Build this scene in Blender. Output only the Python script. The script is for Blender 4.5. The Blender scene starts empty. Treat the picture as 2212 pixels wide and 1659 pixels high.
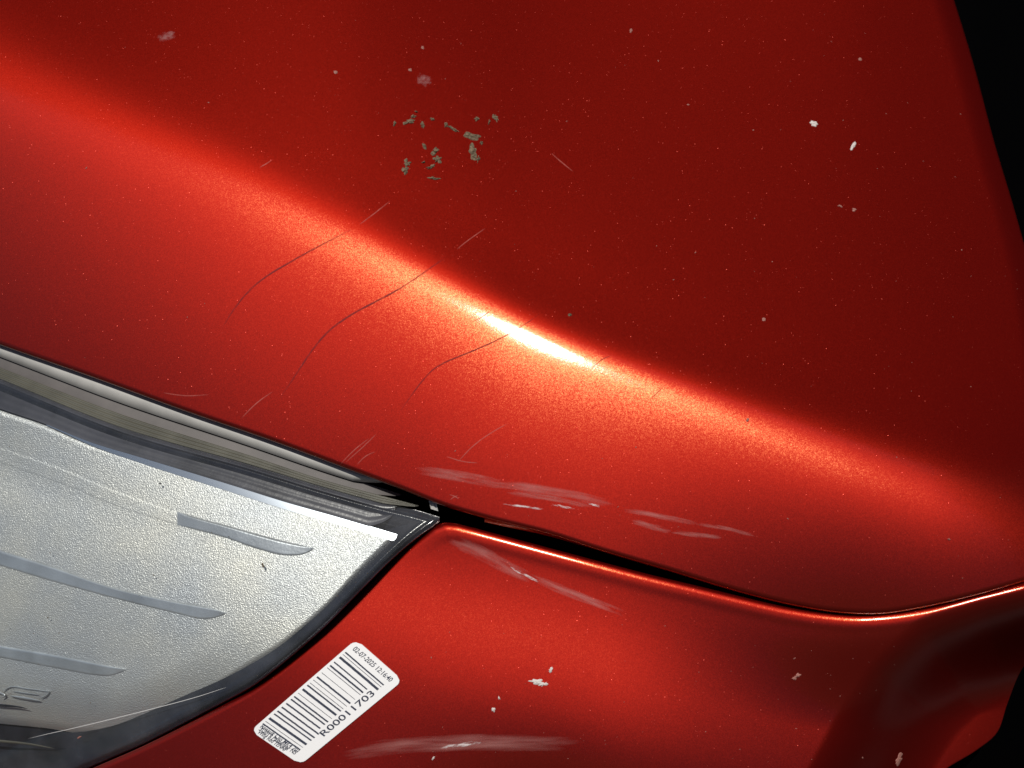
import bpy, bmesh, math, random
import numpy as np
from mathutils import Vector, Matrix
random.seed(7); rng = np.random.RandomState(11)
SC = bpy.context.scene
R = math.radians

# ------------------------------------------------------------------ camera, sky, sun, exposure
# A tape-measure grid is used for laying out the panels: 1 unit = 0.18 mm on the plane through the
# wing's crease; (u, v) = right, down. The plane is tipped 10 degrees and stands 0.75 m over ground.
K = 0.00018
D = 1940 * K
TIP = Matrix.Rotation(R(10), 4, 'X')
ORG = Vector((0, 0, .75))
cam = bpy.data.cameras.new('camera'); co = bpy.data.objects.new('camera', cam)
SC.collection.objects.link(co); SC.camera = co
co.location = ORG + TIP @ Vector((0, 0, D))
co.rotation_euler = (R(10), 0, 0)
cam.sensor_width = 36; cam.lens = 36 * 1940 / 2212
cam.clip_start = .01; cam.clip_end = 500
cam.dof.use_dof = True; cam.dof.focus_distance = D + .01; cam.dof.aperture_fstop = 14

w = bpy.data.worlds.new('World'); SC.world = w; w.use_nodes = True
nt = w.node_tree; bg = nt.nodes['Background']
sky = nt.nodes.new('ShaderNodeTexSky'); sky.sky_type = 'NISHITA'; sky.sun_disc = False
SUN = Vector((-.12, .62, .775)).normalized()
SUNW = (TIP @ SUN).normalized()
sky.sun_elevation = math.asin(SUNW.z); sky.sun_rotation = math.atan2(SUNW.x, SUNW.y)
nt.links.new(sky.outputs[0], bg.inputs[0]); bg.inputs[1].default_value = .05
sl = bpy.data.lights.new('sun', 'SUN'); so = bpy.data.objects.new('sun', sl); SC.collection.objects.link(so)
sl.energy = 4.2; sl.angle = R(.5); sl.color = (1, .955, .88)
so.rotation_euler = SUNW.to_track_quat('Z', 'Y').to_euler(); so.location = (0, 0, 3)
SC.view_settings.view_transform = 'Standard'; SC.view_settings.look = 'None'
SC.view_settings.exposure = 0; SC.view_settings.gamma = 1

# ------------------------------------------------------------------ helpers
def P(u, v, h):
    """grid arrays (u, v) at height h (grid units, towards the viewer) -> world xyz"""
    u = np.asarray(u, float); v = np.asarray(v, float); h = np.asarray(h, float) * np.ones_like(u)
    f = (1940 - h) / 1940
    x = (u - 1106) * f * K; y = (829.5 - v) * f * K; z = h * K
    m = np.array(TIP.to_3x3())
    p = np.stack([x, y, z], -1) @ m.T + np.array(ORG)
    return p

def link(name, me, mat, parent=None, smooth=True):
    o = bpy.data.objects.new(name, me); SC.collection.objects.link(o)
    if mat: me.materials.append(mat)
    if smooth and len(me.polygons): me.polygons.foreach_set('use_smooth', [True] * len(me.polygons))
    if parent: o.parent = parent
    return o

def grid(name, U, V, H, mat, parent=None):
    """quad sheet from 2-D arrays"""
    n, m = U.shape
    p = P(U, V, H).reshape(-1, 3)
    idx = np.arange(n * m).reshape(n, m)
    q = np.stack([idx[:-1, :-1], idx[1:, :-1], idx[1:, 1:], idx[:-1, 1:]], -1).reshape(-1, 4)
    me = bpy.data.meshes.new(name)
    me.from_pydata(p.tolist(), [], q.tolist()); me.update()
    # make normals face the viewer
    c = (co.location - Vector(p[len(p)//2]))
    if me.polygons[len(q)//2].normal.dot(c) < 0: me.flip_normals()
    return link(name, me, mat, parent)

def interp(pts):
    """smooth (Catmull-like, monotone in x) function through points"""
    xs = np.array([a for a, b in pts], float); ys = np.array([b for a, b in pts], float)
    d = np.gradient(ys, xs)
    def f(x):
        x = np.asarray(x, float); i = np.clip(np.searchsorted(xs, x) - 1, 0, len(xs) - 2)
        h = xs[i+1] - xs[i]; t = (x - xs[i]) / h
        r = (2*t**3 - 3*t**2 + 1)*ys[i] + (t**3 - 2*t**2 + t)*h*d[i] + (-2*t**3 + 3*t**2)*ys[i+1] + (t**3 - t**2)*h*d[i+1]
        r = np.where(x < xs[0], ys[0] + d[0]*(x - xs[0]), r)
        return np.where(x > xs[-1], ys[-1] + d[-1]*(x - xs[-1]), r)
    return f

def smooth_path(pts, n):
    """smoothed arc-length sampled polyline"""
    p = np.array(pts, float); s = np.r_[0, np.cumsum(np.hypot(*np.diff(p, axis=0).T))]
    fx = interp(list(zip(s, p[:, 0]))); fy = interp(list(zip(s, p[:, 1])))
    q = np.linspace(0, s[-1], n) if np.isscalar(n) else np.asarray(n) * s[-1]
    return fx(q), fy(q)

def sstep(a, b, x):
    t = np.clip((x - a) / (b - a), 0, 1); return t*t*(3 - 2*t)

def poly_dist(pts, x, y):
    best = np.full(np.shape(x), 1e9); sgn = np.ones(np.shape(x))
    for (x0, y0), (x1, y1) in zip(pts[:-1], pts[1:]):
        dx, dy = x1-x0, y1-y0; L = dx*dx + dy*dy
        t = np.clip(((x-x0)*dx + (y-y0)*dy) / L, 0, 1)
        d = np.hypot(x - x0 - t*dx, y - y0 - t*dy)
        s = np.sign(dx*(y-y0) - dy*(x-x0))
        m = d < best - 1e-6; best = np.where(m, d, best); sgn = np.where(m, s, sgn)
    return best * sgn

# ------------------------------------------------------------------ materials
def N(nt, t, **kw):
    n = nt.nodes.new('ShaderNode' + t)
    for k, v in kw.items():
        if k in n.inputs: n.inputs[k].default_value = v
        else: setattr(n, k, v)
    return n
def math_(nt, op, a, b=None, c=None):
    n = nt.nodes.new('ShaderNodeMath'); n.operation = op
    for i, q in enumerate((a, b, c)):
        if q is None: continue
        if hasattr(q, 'links'): nt.links.new(q, n.inputs[i])
        else: n.inputs[i].default_value = q
    return n.outputs[0]
def newmat(name):
    m = bpy.data.materials.new(name); m.use_nodes = True; m.node_tree.nodes.clear()
    return m, m.node_tree, N(m.node_tree, 'OutputMaterial')
def simple(name, col, rough=.5, metal=0, bump=None, spec=.5, coat=0, var=None):
    m, nt, out = newmat(name); L = nt.links.new
    b = N(nt, 'BsdfPrincipled'); b.inputs['Base Color'].default_value = (*col, 1)
    b.inputs['Roughness'].default_value = rough; b.inputs['Metallic'].default_value = metal
    b.inputs['Specular IOR Level'].default_value = spec; b.inputs['Coat Weight'].default_value = coat
    tc = N(nt, 'TexCoord')
    if bump:
        n = N(nt, 'TexNoise', Scale=bump[0], Detail=3.0); L(tc.outputs['Object'], n.inputs['Vector'])
        bp = N(nt, 'Bump', Strength=bump[1], Distance=bump[2]); L(n.outputs[0], bp.inputs['Height']); L(bp.outputs[0], b.inputs['Normal'])
    if var:
        n = N(nt, 'TexNoise', Scale=var[0], Detail=5.0); L(tc.outputs['Object'], n.inputs['Vector'])
        r = N(nt, 'ValToRGB'); r.color_ramp.elements[0].position = .35; r.color_ramp.elements[1].position = .7
        r.color_ramp.elements[0].color = (*[c*var[1] for c in col], 1); r.color_ramp.elements[1].color = (*[min(1, c*var[2]) for c in col], 1)
        L(n.outputs[0], r.inputs[0]); L(r.outputs[0], b.inputs['Base Color'])
    L(b.outputs[0], out.inputs[0]); return m

def paint(name):
    """red metallic paint: pigment + coarse flakes under a lightly worn clear coat"""
    m, nt, out = newmat(name); L = nt.links.new
    tc = N(nt, 'TexCoord'); geo = N(nt, 'NewGeometry')
    def flakenormal(scale, amp):
        v = N(nt, 'TexVoronoi', Scale=scale); L(tc.outputs['Object'], v.inputs['Vector'])
        s = N(nt, 'VectorMath', operation='SUBTRACT'); L(v.outputs['Color'], s.inputs[0]); s.inputs[1].default_value = (.5, .5, .5)
        k = N(nt, 'VectorMath', operation='SCALE'); L(s.outputs[0], k.inputs[0]); k.inputs['Scale'].default_value = amp
        a = N(nt, 'VectorMath', operation='ADD'); L(k.outputs[0], a.inputs[0]); L(geo.outputs['Normal'], a.inputs[1])
        z = N(nt, 'VectorMath', operation='NORMALIZE'); L(a.outputs[0], z.inputs[0])
        return z.outputs[0], v
    n1, v1 = flakenormal(3900, .10)
    n0, v0 = flakenormal(3900, .06)
    n2, v2 = flakenormal(1900, .75)
    body = N(nt, 'BsdfAnisotropic', Roughness=.51, distribution='BECKMANN'); body.inputs['Color'].default_value = (.240, .0088, .0038, 1)
    L(n0, body.inputs['Normal'])
    pig = N(nt, 'BsdfDiffuse'); pig.inputs['Color'].default_value = (.20, .0060, .0050, 1)
    mx0 = N(nt, 'MixShader'); mx0.inputs[0].default_value = .25; L(body.outputs[0], mx0.inputs[1]); L(pig.outputs[0], mx0.inputs[2])
    # aluminium flakes seen near the mirror direction
    al = N(nt, 'BsdfAnisotropic', Roughness=.30, distribution='BECKMANN'); al.inputs['Color'].default_value = (1, .50, .20, 1); L(n1, al.inputs['Normal'])
    mx1 = N(nt, 'MixShader'); mx1.inputs[0].default_value = .04; L(mx0.outputs[0], mx1.inputs[1]); L(al.outputs[0], mx1.inputs[2])
    # rare coarse sparkles
    sp = N(nt, 'BsdfAnisotropic', Roughness=.36); sp.inputs['Color'].default_value = (1, .16, .12, 1); L(n2, sp.inputs['Normal'])
    sx = N(nt, 'SeparateColor'); L(v2.outputs['Color'], sx.inputs[0])
    d = math_(nt, 'LESS_THAN', v2.outputs['Distance'], .24)
    g = math_(nt, 'GREATER_THAN', sx.outputs[2], .925)
    f = math_(nt, 'MULTIPLY', math_(nt, 'MULTIPLY', d, g), .12)
    mx2 = N(nt, 'MixShader'); L(f, mx2.inputs[0]); L(mx1.outputs[0], mx2.inputs[1]); L(sp.outputs[0], mx2.inputs[2])
    # clear coat with orange peel and fine wear
    nz = N(nt, 'TexNoise', Scale=420.0, Detail=6.0, Roughness=.75); L(tc.outputs['Object'], nz.inputs['Vector'])
    bp = N(nt, 'Bump', Strength=.16, Distance=.0002); L(nz.outputs[0], bp.inputs['Height'])
    fr = N(nt, 'Fresnel', IOR=1.40); L(bp.outputs[0], fr.inputs['Normal'])
    c1 = N(nt, 'BsdfAnisotropic', Roughness=.155, distribution='BECKMANN'); L(bp.outputs[0], c1.inputs['Normal']); c1.inputs['Color'].default_value = (1, 1, 1, 1)
    mx3 = N(nt, 'MixShader'); L(math_(nt, 'MULTIPLY', fr.outputs[0], .75), mx3.inputs[0]); L(mx2.outputs[0], mx3.inputs[1]); L(c1.outputs[0], mx3.inputs[2])
    L(mx3.outputs[0], out.inputs[0]); return m

def silver(name):
    """grained, metallised plastic of the lamp's bezel"""
    m, nt, out = newmat(name); L = nt.links.new
    tc = N(nt, 'TexCoord')
    b = N(nt, 'BsdfPrincipled', Roughness=.45, Metallic=.68)
    n = N(nt, 'TexNoise', Scale=26.0, Detail=4.0); L(tc.outputs['Object'], n.inputs['Vector'])
    r = N(nt, 'ValToRGB'); L(n.outputs[0], r.inputs[0]); e = r.color_ramp.elements
    e[0].position = .35; e[1].position = .68; e[0].color = (.54, .57, .60, 1); e[1].color = (.68, .68, .64, 1)
    L(r.outputs[0], b.inputs['Base Color'])
    g = N(nt, 'TexNoise', Scale=1900.0, Detail=2.0); L(tc.outputs['Object'], g.inputs['Vector'])
    bp = N(nt, 'Bump', Strength=1.0, Distance=.00035); L(g.outputs[0], bp.inputs['Height']); L(bp.outputs[0], b.inputs['Normal'])
    L(b.outputs[0], out.inputs[0]); return m

def clear(name):
    """thin clear polycarbonate: mostly see-through, mirrors by Fresnel, faint scuffs"""
    m, nt, out = newmat(name); L = nt.links.new
    tc = N(nt, 'TexCoord')
    tr = N(nt, 'BsdfTransparent'); tr.inputs[0].default_value = (.93, .94, .93, 1)
    gl = N(nt, 'BsdfAnisotropic', Roughness=.07)
    n = N(nt, 'TexNoise', Scale=900.0, Detail=2.0); L(tc.outputs['Object'], n.inputs['Vector'])
    bp = N(nt, 'Bump', Strength=.12, Distance=.0001); L(n.outputs[0], bp.inputs['Height']); L(bp.outputs[0], gl.inputs['Normal'])
    gb = N(nt, 'NewGeometry'); fr = N(nt, 'Fresnel')   # thin sheet: the same mirror share from both sides
    L(math_(nt, 'SUBTRACT', 1.5, math_(nt, 'MULTIPLY', gb.outputs['Backfacing'], 1.5 - 1/1.5)), fr.inputs['IOR'])
    mx = N(nt, 'MixShader'); L(fr.outputs[0], mx.inputs[0]); L(tr.outputs[0], mx.inputs[1]); L(gl.outputs[0], mx.inputs[2])
    df = N(nt, 'BsdfDiffuse'); df.inputs[0].default_value = (.6, .62, .64, 1)
    h = N(nt, 'TexNoise', Scale=22.0, Detail=6.0, Roughness=.7); L(tc.outputs['Object'], h.inputs['Vector'])
    mr = N(nt, 'MapRange'); L(h.outputs[0], mr.inputs[0]); mr.inputs[1].default_value = .4; mr.inputs[2].default_value = .75; mr.inputs[3].default_value = .01; mr.inputs[4].default_value = .055
    m2 = N(nt, 'MixShader'); L(mr.outputs[0], m2.inputs[0]); L(mx.outputs[0], m2.inputs[1]); L(df.outputs[0], m2.inputs[2])
    L(m2.outputs[0], out.inputs[0]); return m

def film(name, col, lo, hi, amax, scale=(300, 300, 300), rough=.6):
    """thin film, for scuffs, scratches and painted sheen, whose cover breaks up in noise; fades to its borders (uv)"""
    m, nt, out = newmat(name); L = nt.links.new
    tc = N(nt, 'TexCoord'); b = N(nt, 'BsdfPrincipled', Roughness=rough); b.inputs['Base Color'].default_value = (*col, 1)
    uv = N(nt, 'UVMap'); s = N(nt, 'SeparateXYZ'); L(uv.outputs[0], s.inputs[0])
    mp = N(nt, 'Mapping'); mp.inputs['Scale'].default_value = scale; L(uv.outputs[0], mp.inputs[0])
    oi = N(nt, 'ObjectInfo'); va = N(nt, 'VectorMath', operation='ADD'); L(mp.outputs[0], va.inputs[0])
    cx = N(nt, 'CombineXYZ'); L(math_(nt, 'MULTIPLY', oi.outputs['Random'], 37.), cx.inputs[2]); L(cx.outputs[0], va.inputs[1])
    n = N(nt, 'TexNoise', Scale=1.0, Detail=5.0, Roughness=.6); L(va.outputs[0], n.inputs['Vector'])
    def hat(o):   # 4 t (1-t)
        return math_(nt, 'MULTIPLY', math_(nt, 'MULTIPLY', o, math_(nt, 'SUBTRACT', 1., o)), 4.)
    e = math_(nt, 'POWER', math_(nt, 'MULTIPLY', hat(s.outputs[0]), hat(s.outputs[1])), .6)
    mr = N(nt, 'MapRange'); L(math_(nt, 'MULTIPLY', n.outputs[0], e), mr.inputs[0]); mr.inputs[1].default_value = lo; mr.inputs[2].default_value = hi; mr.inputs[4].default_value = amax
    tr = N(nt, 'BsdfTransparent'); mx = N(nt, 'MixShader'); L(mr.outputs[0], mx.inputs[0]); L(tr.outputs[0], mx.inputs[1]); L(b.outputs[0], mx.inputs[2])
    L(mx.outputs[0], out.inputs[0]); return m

M_paint = paint('red metallic paint')
M_silver = silver('grained silver plastic')
M_rib = simple('smooth silver plastic', (.55, .59, .63), .33, .7, bump=(900, .35, .0002), var=(70, .85, 1.12))
M_bevel = simple('polished bevel', (.62, .68, .76), .24, .9)
M_bezel = simple('dark bezel plastic', (.014, .015, .021), .2, 0, bump=(1400, .25, .0002), var=(60, .6, 1.6))
M_clear = clear('clear polycarbonate')
M_flange = simple('grey lamp flange', (.36, .355, .34), .4, .0, bump=(200, .1, .0002), var=(60, .8, 1.1))
M_groove = simple('brown grey groove', (.060, .052, .050), .5, 0, var=(90, .8, 1.2))
M_line = simple('yellowed plastic', (.085, .083, .067), .35, 0, var=(70, .75, 1.15))
M_black = simple('black liner plastic', (.001, .001, .0012), 1, 0, spec=0)
M_dirt = simple('dried mud', (.135, .100, .066), .95, 0, bump=(2500, 1, .0004), var=(900, .45, 1.5), spec=.1)
M_speck = simple('pale grit', (.26, .11, .09), .7)
M_white = simple('white residue', (.50, .46, .44), .6)
M_dark = simple('scratched primer', (.13, .006, .009), .7, 0, spec=.15)
M_light = simple('pale hairline', (.42, .12, .11), .5)
M_paper = simple('label paper', (.69, .69, .70), .55, 0, bump=(600, .03, .0001))
M_ink = simple('label ink', (.012, .014, .022), .5, 0, var=(5200, .5, 6), spec=.2)
M_asph = simple('asphalt', (.032, .032, .034), .9, 0, bump=(180, .5, .01), var=(30, .7, 1.3))
M_film = film('scuffed lacquer with sky sheen', (.58, .27, .25), .24, .66, .30, (4.0, 3.6, 1))  # scuffs, mixed with a pale sky reflection painted into the film
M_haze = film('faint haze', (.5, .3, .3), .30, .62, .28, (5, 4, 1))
M_streak = film('pale scrape with sheen', (.80, .74, .74), .36, .56, .65, (6, 3.2, 1), .35)  # scrapes, with bright sheen painted in
M_grey = simple('grey hairline', (.5, .5, .5), .4)

# ------------------------------------------------------------------ shapes of the panels (heights)
crease = interp([(-400, 55), (-150, 158), (0, 220), (250, 322), (500, 424), (750, 535), (1000, 652), (1150, 722), (1300, 787), (1600, 905), (1900, 1018), (2212, 1135), (2400, 1205)])
edge_w = interp([(-400, 600), (-200, 672), (0, 745), (200, 815), (400, 888), (600, 957), (750, 1013), (880, 1062), (950, 1090), (1060, 1123), (1180, 1153), (1300, 1191), (1450, 1235), (1600, 1280), (1720, 1309), (1820, 1324), (1900, 1326), (2000, 1311), (2100, 1288), (2212, 1257), (2320, 1225)])
right_w = interp([(-700, 1830), (-300, 1955), (0, 2060), (130, 2100), (320, 2151), (450, 2190), (560, 2220), (750, 2252), (950, 2262), (1150, 2266), (1400, 2272)])
WID = interp([(-400, 95), (0, 85), (500, 62), (1000, 34), (1150, 27), (1400, 28), (1800, 38), (2300, 60)])
def lncosh(a): a = np.abs(a); return a + np.log1p(np.exp(-2*a)) - math.log(2)
def wing_raw(x, y):
    x = np.asarray(x, float); y = np.asarray(y, float)
    s = (y - crease(x)) * .91
    t = (x - 1150) * .914 + (y - 722) * .407
    wd = WID(x)
    sp_ = np.maximum(s, 0)
    q = .24*s - (.10 - .02*sstep(900, 400, x) + .11*sstep(1250, 1900, x))*(sp_ - 80*(1 - np.exp(-sp_/80))) - .00014*sp_**2   # long flank under the crease
    a = (s + wd) / wd
    q = q - .00020*sp_**2*sstep(1150, 2100, x)
    q = q - .00030*np.maximum(-s - 170, 0)**2*(.35 + .65*sstep(1900, 900, x))
    q = q + (.58 + .26*sstep(800, 0, x)) * .5 * (s - wd*lncosh(a) + wd*lncosh(1.0))  # steeper plane over it
    T = .213*t - .00012*t**2/(1 + (t/300)**2) - np.where(t > 0, .00003, .000008)*t**2/(1 + (np.maximum(t, 0)/800)**2) - np.where(t > 700, .00006*(t - 700)**2, 0)
    return q + T
def wing_h(x, y):
    h = wing_raw(x, y)
    r = np.maximum(right_w(y) - x, 0)
    return h - np.where(r < 50, ((50 - r)/50)**2.2 * 14, 0) - np.where(r < 260, ((260 - r)/260)**2 * 16, 0)*sstep(700, 1100, y)
def E(x): return wing_raw(x, edge_w(x))

def lamp_h(x, y):
    d = y - edge_w(x)
    F = .50*d - .00042*np.maximum(d, 0)**2
    c = (x - 700)
    return E(x) - 20 + F - np.where(c < 0, .00016*c*c, 0) * sstep(0, 300, d)
SHADE_DROP = [(2480, 1320), (2290, 1375), (2150, 1402), (2050, 1440), (1975, 1510), (1925, 1585), (1880, 1670), (1810, 1800), (1760, 1950)]  # drop shaped so its slope and shadow darken this corner
def bump_h(x, y):
    x = np.asarray(x, float); y = np.asarray(y, float)
    d = y - edge_w(x)
    dd = np.maximum(d, 0)
    G = .04*d + .19 * (190*math.sqrt(math.pi)/2) * (np.vectorize(math.erf)((d - 240)/190) + math.erf(240/190)) 
    G = G - .00017*np.maximum(d - 370, 0)**2*(1 - .55*sstep(1150, 800, x)) + .15*110*np.logaddexp(0, (d - 340)/110)*sstep(1300, 650, x)
    xx = np.maximum(x - 1300, 0)
    G = G - .00018*xx*xx * sstep(20, 260, d)
    base = E(x) - 12
    c = -poly_dist(SHADE_DROP, x, y)   # positive beyond the drop
    G = G - 195 * sstep(-125, 120, c)
    # where the bumper meets the lamp, follow the lamp's surface
    return base + G

# ------------------------------------------------------------------ the car
def thing(name, label, cat, loc):
    o = bpy.data.objects.new(name, None); SC.collection.objects.link(o); o.empty_display_size = .05
    o.location = loc; o['label'] = label; o['category'] = cat
    return o
car = thing('car', 'metallic red car, its scratched front corner with headlight, wing and bumper', 'car', (0, 0, 0))

# wing: sheet with a hemmed edge
def wing_mesh():
    nu, nv = 520, 400
    a = np.linspace(0, 1, nu)[None, :]; 
    b = np.linspace(0, 1, nv)[:, None]
    top = -420.
    x = -330 + (2250 + 330)*a*np.ones_like(b); y = top + (1200 - top)*b*np.ones_like(a)
    for _ in range(25):
        y = top + (edge_w(x) - top)*b
        x = -330 + (right_w(y) + 330)*a
    return x, y
wx, wy = wing_mesh()
wh = wing_h(wx, wy)
e = edge_w(wx) - wy
wh = wh - np.where(e < 9, 9 - np.sqrt(np.maximum(81 - (9 - np.clip(e, 0, 9))**2, 0)), 0)
# hems: turn the sheet back along the lower and the right edge
def hem_rows(X, Y, H, dy, dx, drops):
    rx, ry, rh = [X], [Y], [H]
    for k, dr in enumerate(drops):
        rx.append(X[-1:] + dx[k]); ry.append(Y[-1:] + dy[k]); rh.append(H[-1:] - dr)
    return np.vstack(rx), np.vstack(ry), np.vstack(rh)
wx2, wy2, wh2 = hem_rows(wx, wy, wh, (.3, -1, -3), (0, 0, 0), (6, 14, 45))
wx3, wy3, wh3 = [q.T for q in hem_rows(wx2.T, wy2.T, wh2.T, (0, 0, 0), (.5, -2, -6), (7, 20, 70))]
wing = grid('wing', wx3, wy3, wh3, M_paint, car)

# the wing's inner flange showing in the gap
xf = np.linspace(1047, 1300, 80)[None]*np.ones((6, 1)); vf = np.linspace(0, 1, 6)[:, None]
grid('inner_flange', xf, edge_w(xf) - 2 + vf*(8*(1300 - xf)/253 + 2), wing_raw(xf, edge_w(xf)) - 24 - 5*vf, M_paint, wing)
# bumper: boundary = lamp cut-out, corner, seam under the wing
lamp_edge = [(-330, 1880), (-200, 1835), (-80, 1785), (60, 1722), (203, 1658), (310, 1611), (406, 1563), (480, 1524), (549, 1485), (605, 1443), (655, 1401), (700, 1361), (742, 1319), (790, 1270), (841, 1219), (880, 1183), (915, 1155), (938, 1138)]
corner = [(950, 1132), (966, 1129), (985, 1131)]
seam = [(1010, 1137), (1060, 1150), (1120, 1166), (1180, 1182), (1240, 1198), (1300, 1214), (1400, 1240), (1500, 1264), (1600, 1288), (1700, 1310), (1780, 1322), (1850, 1327), (1920, 1323), (2000, 1311), (2100, 1288), (2212, 1258), (2300, 1232)]
nb = 620
bx, by = smooth_path(lamp_edge + corner + seam, nb)
outer = [(-330, 2000), (0, 2000), (700, 2000), (1300, 2000), (1760, 2000), (1850, 1890), (1925, 1780), (1985, 1712), (2042, 1662), (2110, 1620), (2152, 1585), (2176, 1520), (2205, 1450), (2250, 1390), (2300, 1330), (2345, 1232)]
s_in = [0, .35, .50, .60, .90, 1.0]
# match boundary parameter to outer parameter
ox_, oy_ = smooth_path(outer, 2000)
par = interp([(0, 0), (.25, .16), (.42, .30), (.55, .42), (.80, .60), (1.0, 1.0)])(np.linspace(0, 1, nb))
par = np.clip(par, 0, 1)
oi = np.clip(par*1999, 0, 1999).astype(float); ox = np.interp(oi, np.arange(2000), ox_); oy = np.interp(oi, np.arange(2000), oy_)
nvb = 260
vv = np.linspace(0, 1, nvb)[:, None]**1.9
BX = bx[None]*(1-vv) + ox[None]*vv; BY = by[None]*(1-vv) + oy[None]*vv
bpts = list(zip(bx[::6], by[::6]))
def bumper_full(x, y):
    h = bump_h(x, y)
    e = np.abs(poly_dist(bpts, x, y))
    Rb = 17.
    # rolled edge; the roll dies out along the lamp cut-out
    wgt = sstep(880, 985, x)
    roll = np.where(e < Rb, Rb - np.sqrt(np.maximum(Rb**2 - (Rb - np.clip(e, 0, Rb))**2, 0)), 0)
    small = np.where(e < 14, 14 - np.sqrt(np.maximum(196 - (14 - np.clip(e, 0, 14))**2, 0)), 0)
    bead = 1.0*np.exp(-((e - 24)/12)**2)
    return h + (bead - .8*roll)*wgt - small*(1 - wgt)*.8
BH = bumper_full(BX, BY)
# sink the strip along the lamp to the lamp's own level
hx = [BX[:1] + d for d in (0, 0)]
rows = [(.5, 10), (-2, 40), (-4, 90)]
bxx = np.vstack([BX[:1]]*3 + [BX]); byy = np.vstack([BY[:1]]*3 + [BY]); bhh = np.vstack([BH[:1] - r for _, r in rows[::-1]] + [BH])
bhh2 = np.vstack([bhh, bhh[-1:] - 8, bhh[-1:] - 80])
bumper = grid('bumper', np.vstack([bxx, BX[-1:], BX[-1:]]), np.vstack([byy, BY[-1:], BY[-1:]]), bhh2, M_paint, car)

# dark liner and inner panel behind the gaps
lx, ly = np.meshgrid(np.linspace(-500, 3300, 60), np.linspace(-900, 2600, 60))
lh = -170 - .00002*(ly - 1200)**2 - 120*sstep(1900, 2500, lx)
def low(x, y):
    hw_ = np.where(y < edge_w(np.clip(x, -400, 2300)), wing_raw(np.clip(x, -400, 2300), y), E(np.clip(x, -400, 2300)))
    return hw_
lh = np.minimum(lh, np.clip(low(lx, ly), -2000, 0) - 180) - 260*sstep(2050, 2300, lx)
liner = grid('wheel_arch_liner', lx, ly, lh, M_black, car)

# ------------------------------------------------------------------ headlight
head = bpy.data.objects.new('headlight', None); SC.collection.objects.link(head); head.parent = car
head.empty_display_size = .03
lamp_low = interp([(-330, 1880), (-200, 1835), (-80, 1782), (60, 1718), (203, 1653), (310, 1606), (406, 1557), (480, 1518), (549, 1479), (605, 1437), (655, 1395), (700, 1355), (742, 1313), (790, 1264), (841, 1213), (880, 1178), (915, 1151), (936, 1137), (946, 1129)])
B1 = interp([(-330, 645), (0, 771), (248, 866), (549, 967), (700, 1019), (830, 1060)])
B2 = interp([(-330, 665), (0, 795), (248, 891), (549, 988), (700, 1038), (860, 1081)])
B3 = interp([(-330, 685), (0, 816), (248, 916), (549, 1004), (700, 1050), (830, 1086), (900, 1103), (946, 1117)])
B4 = interp([(-330, 745), (0, 884), (90, 914), (198, 957), (300, 988), (494, 1047), (618, 1086), (740, 1121), (857, 1156)])
C4 = interp([(-330, 1530), (-100, 1552), (0, 1563), (100, 1573), (200, 1588), (257, 1590), (300, 1575), (355, 1548), (467, 1487), (542, 1439), (605, 1399), (660, 1355), (709, 1310), (766, 1248), (810, 1203), (859, 1157)])
def band(name, top, bot, x0, x1, hf, mat, parent, nx=300, ny=24, ease=0, tp=0):
    x = np.linspace(x0, x1, nx)[None, :]*np.ones((ny, 1)); v = np.linspace(0, 1, ny)[:, None]
    if ease: v = .5 - .5*np.cos(np.pi*v)
    y = top(x)*(1-v) + (top(x) + (bot(x) - top(x))*(1 if not tp else np.sqrt(np.clip((x1 - x)/tp, .0, 1))))*v
    return grid(name, x, y, hf(x, y, v), mat, parent)
# flange strips between wing and lens
band('lens_flange', lambda x: edge_w(x) - 6, B1, -330, 832, lambda x, y, v: lamp_h(x, y) - 6 - 22*v**3 - 7*(1-v)**2, M_flange, head, tp=70)
band('flange_groove', lambda x: B1(x) - 4, B2, -330, 868, lambda x, y, v: lamp_h(x, y) - 36 + 3*v, M_groove, head, tp=60)
band('lens_lip', lambda x: B2(x) - 1, lambda x: B3(x) + 2, -330, 905, lambda x, y, v: lamp_h(x, y) - 26 + 16*v + 1.6*np.sin(v*np.pi*6), M_line, head, tp=80)
M_upper = simple('smoked lens border', (.060, .060, .072), .26, 0, bump=(500, .3, .0002), var=(45, .6, 1.3))
band('lens_border', B3, lambda x: B4(x) - 1, -330, 856, lambda x, y, v: lamp_h(x, y) - 13.5 - 4*np.sin(v*np.pi) + .35*np.sin(v*26), M_upper, head, ny=40, tp=60)
# outer clear lens with rounded rim
ny = 150
x = np.linspace(-330, 949, 520)[None, :]*np.ones((ny, 1)); v = (.5 - .5*np.cos(np.pi*np.linspace(0, 1, ny)))[:, None]
yt = B3(x); yb = np.maximum(lamp_low(x), yt + 2); y = yt*(1-v) + yb*v
et = np.minimum((y - yt)*.94, (yb - y)*.75)
rim = np.where(et < 12, -(12 - np.sqrt(np.maximum(144 - (12 - np.clip(et, 0, 12))**2, 0))), 0) + 3.2*np.exp(-((et - 9)/5)**2) - 1.2*sstep(10, 24, et)
lens = grid('lens', x, y, lamp_h(x, y) + rim, M_clear, head)
# lamp housing wall under the lens's rim
xe = np.linspace(-330, 949, 400)[None]*np.ones((3, 1)); yel = np.maximum(lamp_low(xe), B3(xe) + 2)
grid('housing', xe, yel + np.array([[-1], [1.5], [0]]), lamp_h(xe, yel) - np.array([[11], [14], [170]]), M_bezel, head)
# dark bezel under the whole lens
yt2 = yt - 1; yb2 = yb + 1; y = yt2*(1-v) + yb2*v
et = np.minimum((y - yt)*.94, (yb - y)*.75)
grid('bezel', x, y, lamp_h(x, y) - 13 - 10*(1 - sstep(0, 18, et)) - 55*sstep(30, 90, et) - 10*sstep(14, 40, et), M_bezel, head)
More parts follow.
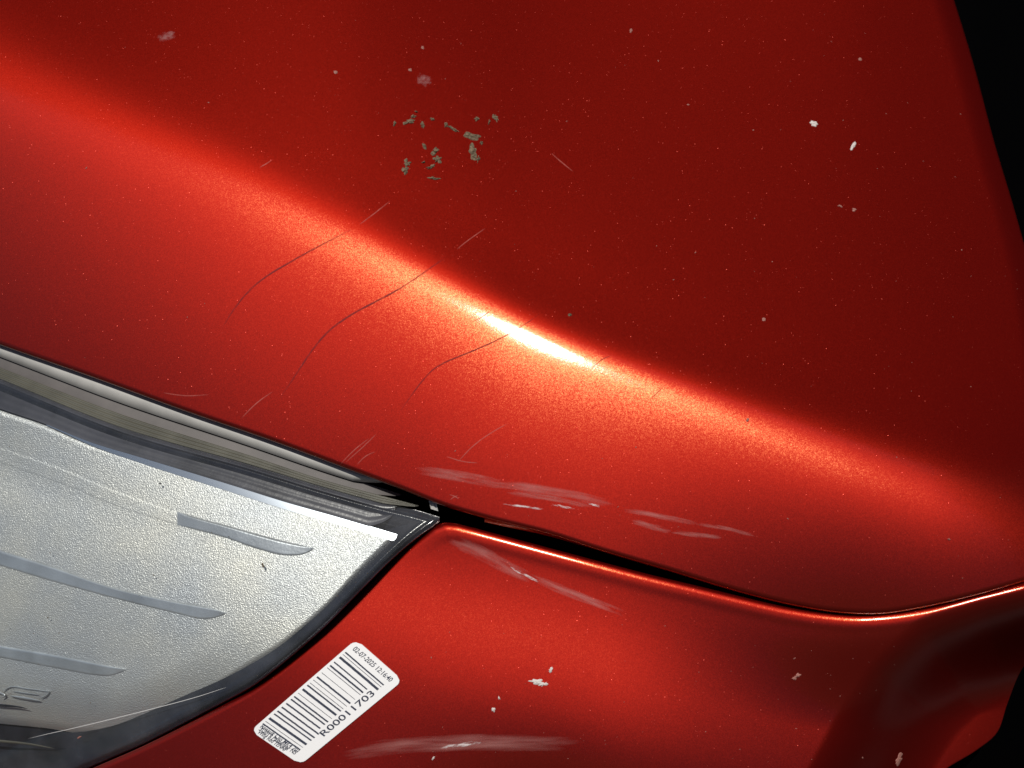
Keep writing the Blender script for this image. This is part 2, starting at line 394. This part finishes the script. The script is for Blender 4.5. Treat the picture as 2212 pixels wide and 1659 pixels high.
# grained silver reflector face
def face_h(x, y): 
    return lamp_h(x, y) - 15
def facef(x, y, v):
    et = np.minimum(y - B4(x), (C4(x) - y)*.8)
    el = np.clip(C4(x) - y, 0, 110)
    return face_h(x, y) - 38*(1 - el/110)**2*sstep(620, 250, x) - np.where(et < 14, 10*(1 - np.clip(et, 0, 14)/14)**2, 0)
band('reflector_face', B4, lambda x: np.maximum(C4(x), B4(x) + 1), -330, 858, facef, M_silver, head, 480, 160, 1)
# bright bevel along the top of the face
band('bevel', lambda x: B4(x) - 2, lambda x: B4(x) + interp([(-330, 1), (100, 1), (300, 11), (600, 15), (857, 15)])(x), 100, 858, lambda x, y, v: face_h(x, y) + 1.2, M_bevel, head, 300, 8, tp=9)

def rib(top, bot, x0, x1, rise=4.2, mat=None):
    t = interp(top); b = interp(bot)
    n = 220; m = 18
    x = np.linspace(x0, x1, n)[None, :]*np.ones((m, 1)); v = np.linspace(0, 1, m)[:, None]
    y = t(x)*(1-v) + np.maximum(b(x), t(x) + .5)*v
    prof = np.clip(np.minimum(v*7, (1 - v)*14), 0, 1)*(1 - .45*v)
    o = grid('rib', x, y, face_h(x, y) + .6 + rise*prof*sstep(0, 12, x1 - x)*(sstep(x0, x0 + 60, x) if x0 > 0 else 1), mat or M_rib, head)
    return o
rib([(-330, 850), (0, 966), (139, 1014), (250, 1060), (377, 1104), (494, 1136), (600, 1165), (680, 1184)], [(-330, 890), (0, 1000), (139, 1047), (250, 1092), (377, 1132), (494, 1164), (560, 1187), (620, 1200), (655, 1197), (680, 1184)], 372, 680)
rib([(-330, 850), (0, 966), (139, 1014), (250, 1060), (377, 1104), (494, 1136), (600, 1165), (680, 1184)], [(-330, 890), (0, 1000), (139, 1047), (250, 1092), (377, 1132), (494, 1164), (560, 1187), (620, 1200), (655, 1197), (680, 1184)], -330, 388, .9, M_silver)
rib([(-330, 1090), (0, 1188), (118, 1225), (254, 1271), (372, 1297), (474, 1318), (491, 1324)], [(-330, 1125), (0, 1222), (135, 1262), (254, 1294), (389, 1327), (433, 1337), (462, 1335), (491, 1324)], -330, 491)
rib([(-330, 1325), (0, 1394), (118, 1414), (237, 1438), (275, 1446)], [(-330, 1355), (0, 1420), (135, 1446), (203, 1458), (240, 1459), (275, 1446)], -330, 275)

# raised ribbon along a path on any surface
def ribbon(name, pts, width, hf, mat, parent, lift=.8, n=None, taper=True, wob=0, dome=0):
    px, py = smooth_path(pts, n or max(12, int(len(pts)*10)))
    k = len(px)
    if wob:
        ph = rng.rand(4)*6; s = np.linspace(0, 1, k)
        d = wob*(np.sin(s*23 + ph[0]) + .6*np.sin(s*51 + ph[1]) + .4*rng.randn(k))
        py = py + d*.5
    tx = np.gradient(px); ty = np.gradient(py); L = np.hypot(tx, ty) + 1e-9
    nx_, ny_ = -ty/L, tx/L
    s = np.linspace(0, 1, k); wd = width*(np.clip(4*s*(1-s), .0, 1)**.5 if taper else 1)*np.ones(k)*(1 + .35*(rng.rand(k) - .5)*(wob > 0))
    vs = np.linspace(-.5, .5, 5)[:, None]
    X = px[None] + nx_[None]*wd[None]*vs; Y = py[None] + ny_[None]*wd[None]*vs
    H = hf(X, Y) + lift + dome*(1 - (2*vs)**2)
    return grid(name, X, Y, H, mat, parent)
# moulded mark on the reflector face
for p, wdt in ((([(4, 1494), (20, 1485), (60, 1488), (107, 1494)]), 4), (([(107, 1494), (98, 1503), (86, 1508)]), 3), (([(26, 1493), (55, 1497), (84, 1501)]), 3.5), (([(22, 1503), (52, 1508), (86, 1514)]), 6), (([(-30, 1500), (0, 1497), (10, 1503), (2, 1508)]), 5)):
    ribbon('moulded_mark', p, wdt, face_h, M_rib, head, 1.2, dome=2.5)
ribbon('moulded_or_glint_line', [(-200, 1585), (-60, 1596), (0, 1601), (60, 1607), (118, 1617)], 6, lambda x, y: lamp_h(x, y) - 20, M_line, head, 1, dome=3)  # yellowish ribbon standing in for a thin bright reflection
ribbon('moulded_or_glint_line', [(-200, 1500), (-60, 1517), (0, 1523), (40, 1527), (60, 1531)], 6, face_h, M_bezel, head, .8, dome=1)
# clip between lens tip and wing
cx_, cy_ = np.meshgrid(np.linspace(926, 942, 6), np.linspace(1080, 1098, 6))
cx_ = cx_ + (cy_ - 1080)*.25
grid('clip', cx_, cy_ + (cx_ - 926)*.3, E(cx_) - 26 + 3*np.sin(cx_*.8), M_flange, head)
# scratches on the lens
lens_top = lambda x, y: lamp_h(x, y) + 0
ribbon('scratch', [(491, 1484), (430, 1504), (330, 1531), (230, 1556), (150, 1575), (92, 1588), (60, 1596)], 1.5, lens_top, M_grey, head, 1.0, n=60)
ribbon('scratch', [(610, 935), (628, 960), (640, 965)], 1.2, lens_top, M_grey, head, 1.0)

# ------------------------------------------------------------------ marks on the paint
def uv_sheet(name, pts, width, hf, mat, parent, n=60, m=16, lift=.5):
    px, py = smooth_path(pts, n)
    for _ in range(n//2):
        px[1:-1] = (px[:-2] + 2*px[1:-1] + px[2:])/4; py[1:-1] = (py[:-2] + 2*py[1:-1] + py[2:])/4
    tx = np.gradient(px); ty = np.gradient(py); L = np.hypot(tx, ty)
    nx_, ny_ = -ty/L, tx/L; vs = np.linspace(-.5, .5, m)[:, None]
    X = px[None] + nx_[None]*width*vs; Y = py[None] + ny_[None]*width*vs
    o = grid(name, X, Y, hf(X, Y) + lift, mat, parent)
    uvl = o.data.uv_layers.new(name='UVMap')
    U = (np.linspace(0, 1, n)[None]*np.ones((m, 1))).ravel(); V = ((vs + .5)*np.ones((1, n))).ravel()
    vi = np.zeros(len(o.data.loops), int); o.data.loops.foreach_get('vertex_index', vi)
    uvl.data.foreach_set('uv', np.stack([U[vi], V[vi]], -1).ravel())
    return o
scr_dark = [([(470, 725), (490, 690), (522, 645), (560, 607), (620, 570), (680, 536), (735, 508), (775, 488)], 4.2),
            ([(590, 880), (620, 838), (655, 785), (700, 722), (740, 690), (800, 657), (850, 632), (900, 600), (945, 568), (985, 540)], 4.6),
            ([(850, 905), (880, 868), (905, 830), (940, 792), (1000, 767), (1060, 741), (1110, 716), (1158, 684), (1185, 664)], 3.6),
            ([(1015, 698), (1045, 682), (1070, 662)], 2.2), ([(1272, 803), (1298, 778), (1325, 766)], 2.4), ([(1404, 862), (1418, 850), (1432, 836)], 2.6)]
M_dark = film('scratched lacquer', (.16, .005, .009), .16, .62, .85, (26, 1.5, 1), .8)
M_hair = film('pale hairline scratch', (.50, .12, .10), .1, .6, .55, (7, 1, 1), .5)
for p, wd in scr_dark: uv_sheet('scratch', p, wd*1.15, wing_h, M_dark, wing, 80, 8)
scr_light = [[(735, 1003), (765, 972), (800, 945)], [(745, 1000), (790, 960), (815, 935)], [(985, 1003), (1012, 972), (1060, 935), (1102, 912)], [(962, 985), (1000, 997), (1035, 1000)],
             [(775, 486), (810, 460), (845, 432)], [(985, 540), (1010, 520), (1050, 492)], [(560, 362), (578, 352), (589, 344)], [(350, 848), (400, 855), (455, 852)],
             [(770, 1005), (790, 985), (812, 975)], [(970, 1068), (982, 1072), (992, 1078)], [(972, 1080), (980, 1074), (990, 1070)], [(1190, 330), (1215, 352), (1240, 372)], [(520, 905), (555, 870), (590, 845)]]
for i, p in enumerate(scr_light):
    uv_sheet('scratch', p, 2.8, wing_h, M_hair, wing, 24, 5)

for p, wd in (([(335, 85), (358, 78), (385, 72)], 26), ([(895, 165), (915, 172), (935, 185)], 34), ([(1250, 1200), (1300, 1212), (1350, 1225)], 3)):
    uv_sheet('scuff_sheen', p, wd, wing_h, M_haze, wing, 20, 8) if wd > 5 else None
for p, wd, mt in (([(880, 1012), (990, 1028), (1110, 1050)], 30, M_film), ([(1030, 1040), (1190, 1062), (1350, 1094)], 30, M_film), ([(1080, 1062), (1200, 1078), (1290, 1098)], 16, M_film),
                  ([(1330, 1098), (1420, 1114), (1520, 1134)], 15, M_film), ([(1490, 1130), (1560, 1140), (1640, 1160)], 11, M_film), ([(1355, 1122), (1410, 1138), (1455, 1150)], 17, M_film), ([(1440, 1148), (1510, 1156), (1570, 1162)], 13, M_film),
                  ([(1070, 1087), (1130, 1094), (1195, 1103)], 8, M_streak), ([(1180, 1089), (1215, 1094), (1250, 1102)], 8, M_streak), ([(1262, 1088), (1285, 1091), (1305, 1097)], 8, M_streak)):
    uv_sheet('scuff_sheen', p, wd, wing_h, mt, wing, lift=.5 if mt is M_film else .9)  # scuffs and painted hazy reflections along the wing's lower edge
uv_sheet('scuff_sheen', [(955, 1160), (1030, 1190), (1100, 1228), (1170, 1262)], 36, bumper_full, M_film, bumper)
uv_sheet('scuff_sheen', [(1120, 1232), (1200, 1268), (1290, 1303), (1370, 1335)], 24, bumper_full, M_film, bumper)
uv_sheet('scuff_sheen', [(1090, 1218), (1130, 1240), (1175, 1262)], 9, bumper_full, M_streak, bumper, lift=.9)
uv_sheet('scuff_sheen', [(690, 1640), (850, 1612), (1000, 1605), (1140, 1604), (1290, 1608)], 46, bumper_full, M_film, bumper)
uv_sheet('scuff_sheen', [(930, 1622), (1000, 1608), (1060, 1600)], 14, bumper_full, M_streak, bumper, lift=.9)

# blobs: irregular low mounds of dried dirt
def blob(name, x, y, a, b, ang, hf, mat, parent, hgt=3., rough=.28, into=None, seed=None):
    r = np.random.RandomState(seed if seed is not None else int(x*7 + y*13))
    n = 36; th = np.linspace(0, 2*np.pi, n, endpoint=False)
    rad = np.ones(n)
    for k in range(2, 9): rad += rough*r.randn()/k**.6*np.cos(k*th + r.rand()*6.28)
    rad = np.clip(rad, .35, 1.7)
    ca, sa = math.cos(math.radians(ang)), math.sin(math.radians(ang))
    V = []; F = []
    rings = (0, .35, .7, .92, 1.0)
    for q in rings:
        for i in range(n):
            rr = rad[i]*q; lx_, ly_ = a*rr*math.cos(th[i]), b*rr*math.sin(th[i])
            V.append((x + lx_*ca - ly_*sa, y + lx_*sa + ly_*ca, (hgt*(1 - q**3)*(.75 + .5*r.rand())) if q < 1 else -.2))
    for k in range(len(rings) - 1):
        for i in range(n):
            j = (i + 1) % n; F.append((k*n + i, (k+1)*n + i, (k+1)*n + j, k*n + j))
    V = np.array(V)
    if into is not None:
        o = len(into[0]); into[0].extend(V.tolist()); into[1].extend([tuple(i + o for i in f) for f in F]); return
    p = P(V[:, 0], V[:, 1], hf(V[:, 0], V[:, 1]) + V[:, 2] + .3)
    me = bpy.data.meshes.new(name); me.from_pydata(p.tolist(), [], F); me.update()
    return link(name, me, mat, parent)
def c5(x, y): return ((x/2.765 + 1400)*.5486, (y/2.765 + 300)*.5486)
f5 = .5486/2.765
for (x, y, a, b, g) in [(585, 495, 58, 26, -8), (425, 515, 15, 28, 10), (628, 438, 28, 16, 0), (730, 530, 22, 34, 10), (660, 385, 16, 10, 20), (835, 466, 26, 14, 30), (985, 528, 20, 26, -20), (1060, 572, 66, 16, 30),
        (1265, 655, 92, 38, 22), (1278, 825, 46, 78, -8), (1335, 900, 16, 34, 15), (1372, 727, 18, 20, 0), (1522, 452, 26, 40, -25), (750, 765, 18, 40, -35), (862, 820, 40, 32, 20), (895, 905, 34, 44, 20),
        (825, 985, 46, 18, -25), (560, 945, 38, 34, -30), (540, 1025, 38, 36, 0), (855, 1112, 50, 18, 8), (1320, 465, 26, 22, 20), (1455, 500, 10, 28, 15), (740, 935, 18, 10, -20)]:
    X, Y = c5(x, y); blob('dirt_patch', X, Y, a*f5, b*f5, g, wing_h, M_dirt, wing, 3.6)
blob('dirt_patch', 1758, 267, 8, 6, 30, wing_h, M_white, wing, 3, .12)['label'] = 'round white dropping'
blob('dirt_patch', 1843, 315, 4, 9.5, 22, wing_h, M_white, wing, 3, .12)['label'] = 'long white dropping'
for x, y, a, b in ((1858, 128, 4, 3), (1363, 66, 3, 4), (725, 156, 5, 3), (886, 151, 4, 3), (913, 103, 4, 2.5), (1231, 680, 4, 3.5), (1815, 445, 5, 2), (1845, 453, 5, 3), (1615, 907, 3, 4), (1650, 690, 4, 4), (2050, 1165, 3, 2)):
    blob('dirt_patch', x, y, a, b, 20, wing_h, M_speck if x != 1231 else M_dirt, wing, 2, .2)
for x, y, a, b, g in ((1160, 1473, 14, 6, 10), (1174, 1478, 9, 4, -25), (1190, 1447, 4, 6, 30), (1066, 1533, 4, 5, 0), (1942, 1640, 5, 15, 30), (1722, 1460, 8, 4, -40), (1716, 1466, 5, 3, 0), (936, 1638, 5, 2, -60), (1078, 1508, 2.5, 3, 0)):
    blob('dirt_patch', x, y, a, b, g, bumper_full, M_white if x < 1200 else M_speck, bumper, 2, .3)
# countless fine grit: one object per panel
def grit(name, spots, hf, mat, parent):
    V, F = [], []
    for x, y, r in spots: blob('', x, y, r*(.6 + rng.rand()), r*(.4 + .5*rng.rand()), rng.rand()*180, hf, mat, parent, r*.5, .2, (V, F), rng.randint(1e6))
    V = np.array(V); p = P(V[:, 0], V[:, 1], hf(V[:, 0], V[:, 1]) + V[:, 2] + .3)
    me = bpy.data.meshes.new(name); me.from_pydata(p.tolist(), [], F); o = link(name, me, mat, parent); o['kind'] = 'stuff'; return o
sp = []
while len(sp) < 90:
    x, y = rng.rand()*2212, rng.rand()*1300
    if y > edge_w(x) - 15 or x > right_w(y) - 12: continue
    if rng.rand() > .25 + .75*(x/2212)**1.2: continue
    sp.append((x, y, .6 + 1.2*rng.rand()**3))
grit('grit', sp, wing_h, M_speck, wing)
sp = [(rng.uniform(900, 2000), rng.uniform(1340, 1650), .7 + 1.1*rng.rand()**3) for _ in range(60)]
grit('grit', sp, bumper_full, M_speck, bumper)
sp = []
for _ in range(150):
    x = rng.uniform(0, 850); y = rng.uniform(B4(x), lamp_low(x) - 8); sp.append((x, y, .5 + .9*rng.rand()**3))
grit('grit', sp, lens_top, M_dirt, head)
blob('dirt_patch', 568, 1221, 2, 5.5, -15, lens_top, M_dirt, head, 1.5, .1)
blob('dirt_patch', 346, 1044, 2.4, 2, 0, lens_top, M_bezel, head, 1.5, .1)
blob('dirt_patch', 171, 1593, 5, 1.8, -30, lens_top, M_speck, head, 1.5, .1)

# ------------------------------------------------------------------ paper label
tagp = P(np.array([700.]), np.array([1520.]), bumper_full(np.array([700.]), np.array([1520.])))[0]
lab = thing('barcode_label', 'white rounded paper barcode label stuck askew on the red bumper below the headlight', 'label', tagp)
Qc = dict(a0b0=(541, 1578.5), a0b1=(649, 1652), a1b0=(769, 1381), a1b1=(870, 1470))
def st(a, b):
    a = np.asarray(a, float); b = np.asarray(b, float)
    g = lambda i: (Qc['a0b0'][i]*(1-a)*(1-b) + Qc['a0b1'][i]*(1-a)*b + Qc['a1b0'][i]*a*(1-b) + Qc['a1b1'][i]*a*b)
    x, y = g(0), g(1)
    y = y - 3*np.sin(a*np.pi)*0
    return x, y
def sheet_from(name, V2, F, lift, mat, parent):
    V2 = np.array(V2); X, Y = st(V2[:, 0], V2[:, 1])
    p = P(X, Y, bumper_full(X, Y) + lift) - np.array(tagp)
    me = bpy.data.meshes.new(name); me.from_pydata(p.tolist(), [], F); me.update()
    if me.polygons[0].normal.z < 0: me.flip_normals()
    o = link(name, me, mat, parent, False); return o
# rounded rectangle as a fine grid pulled to the rounded outline, with a thin edge
na, nbb = 60, 28; ra, rb = .055, .125
V2, F = [], []
for i in range(na + 1):
    for j in range(nbb + 1):
        a, b = i/na, j/nbb
        # inset b-range near the short ends for round corners
        q = min(a, 1 - a); ins = 0
        if q < ra: ins = rb*(1 - math.sqrt(max(0, 1 - ((ra - q)/ra)**2)))
        V2.append((a, ins + b*(1 - 2*ins)))
for i in range(na):
    for j in range(nbb):
        k = i*(nbb + 1) + j; F.append((k, k+1, k+nbb+2, k+nbb+1))
paper = sheet_from('paper', V2, F, 2.4, M_paper, lab)
sol = paper.modifiers.new('thick', 'SOLIDIFY'); sol.thickness = .0003; sol.offset = -1
bars = [(.11, 20), (.133, 8), (.163, 33), (.216, 18), (.254, 24), (.28, 9), (.333, 7), (.379, 24), (.413, 8), (.445, 8), (.47, 21), (.515, 31), (.557, 8), (.595, 21), (.625, 21), (.67, 22), (.712, 22), (.754, 22), (.785, 20), (.832, 33), (.867, 8), (.893, 20)]
for f, wdt in bars:
    a = 1 - f - .012; hw = wdt/1744/2
    b1 = .86 if f < .19 else (.74 if f < .70 else .80)
    V2, F = [], []; n = 26
    for j in range(n + 1):
        b = .045 + (b1 - .045)*j/n; jj = .0012*(rng.rand() - .5)*2
        V2 += [(a - hw + jj*rng.rand(), b), (a + hw + jj*rng.rand(), b)]
    for j in range(n): F.append((2*j, 2*j+1, 2*j+3, 2*j+2))
    sheet_from('bar', V2, F, 2.75, M_ink, lab)
def text(body, size_b, a0, b0, along, length, name='printed_text'):
    """along='a': reads towards larger a, letter tops towards smaller b;  'b': reads towards larger b, tops towards larger a"""
    cu = bpy.data.curves.new('t', 'FONT'); cu.body = body; cu.size = 1; cu.resolution_u = 3; cu.offset = .013
    ob = bpy.data.objects.new('t', cu); SC.collection.objects.link(ob)
    me = bpy.data.meshes.new_from_object(ob.evaluated_get(bpy.context.evaluated_depsgraph_get()))
    bm = bmesh.new(); bm.from_mesh(me); bmesh.ops.triangulate(bm, faces=bm.faces)
    V = [(q.co.x, q.co.y) for q in bm.verts]; F = [tuple(q.index for q in f.verts) for f in bm.faces]; bm.free()
    bpy.data.objects.remove(ob); bpy.data.curves.remove(cu); bpy.data.meshes.remove(me)
    V = np.array(V); W = V[:, 0].max() - V[:, 0].min(); X = (V[:, 0] - V[:, 0].min())/W*length; Y = V[:, 1]/.7*size_b
    if along == 'a': V2 = np.stack([a0 + X, b0 - Y], -1)
    else: V2 = np.stack([a0 + Y, b0 + X], -1)
    return sheet_from(name, V2, F, 2.8, M_ink, lab)
text('R00011703', .105, .285, .885, 'a', .50)
text('02-07-2025 12:16:40', .040, .925, .085, 'b', .80)
text('Renault Clio MK4 201', .036, .060, .06, 'b', .74)
text('3-2019 Passenger NS', .036, .038, .08, 'b', .72)
text('Wing Red TENNP', .036, .014, .10, 'b', .56)

# ------------------------------------------------------------------ ground
me = bpy.data.meshes.new('ground'); n = 24
V = [(x*120/n - 60, y*120/n - 60, 0) for x in range(n + 1) for y in range(n + 1)]
F = [(i*(n+1)+j, (i+1)*(n+1)+j, (i+1)*(n+1)+j+1, i*(n+1)+j+1) for i in range(n) for j in range(n)]
me.from_pydata(V, [], F); g = link('ground', me, M_asph, None, False); g['kind'] = 'structure'

# added unseen dark slabs round the car: keep sky out of the paint's reflections
M_blocker = simple('dark blocker', (.05, .042, .038), .9, 0, var=(3, .6, 1.4), bump=(14, .4, .02))
bm = bmesh.new()
for cx0, cy0, sx, sy, hh in ((0, -2.3, 9, .22, 5.4), (2.6, .6, .22, 5.6, 5.4), (-.2, 3.2, 5.4, .22, 3.4)):
    bmesh.ops.create_cube(bm, size=1, matrix=Matrix.Translation((cx0, cy0, hh/2)) @ Matrix.Diagonal((sx, sy, hh, 1)))
me = bpy.data.meshes.new('sky_blocker'); bm.to_mesh(me); bm.free()
wl = link('sky_blocker', me, M_blocker, None, False); wl['kind'] = 'structure'

SC.render.engine = 'CYCLES'
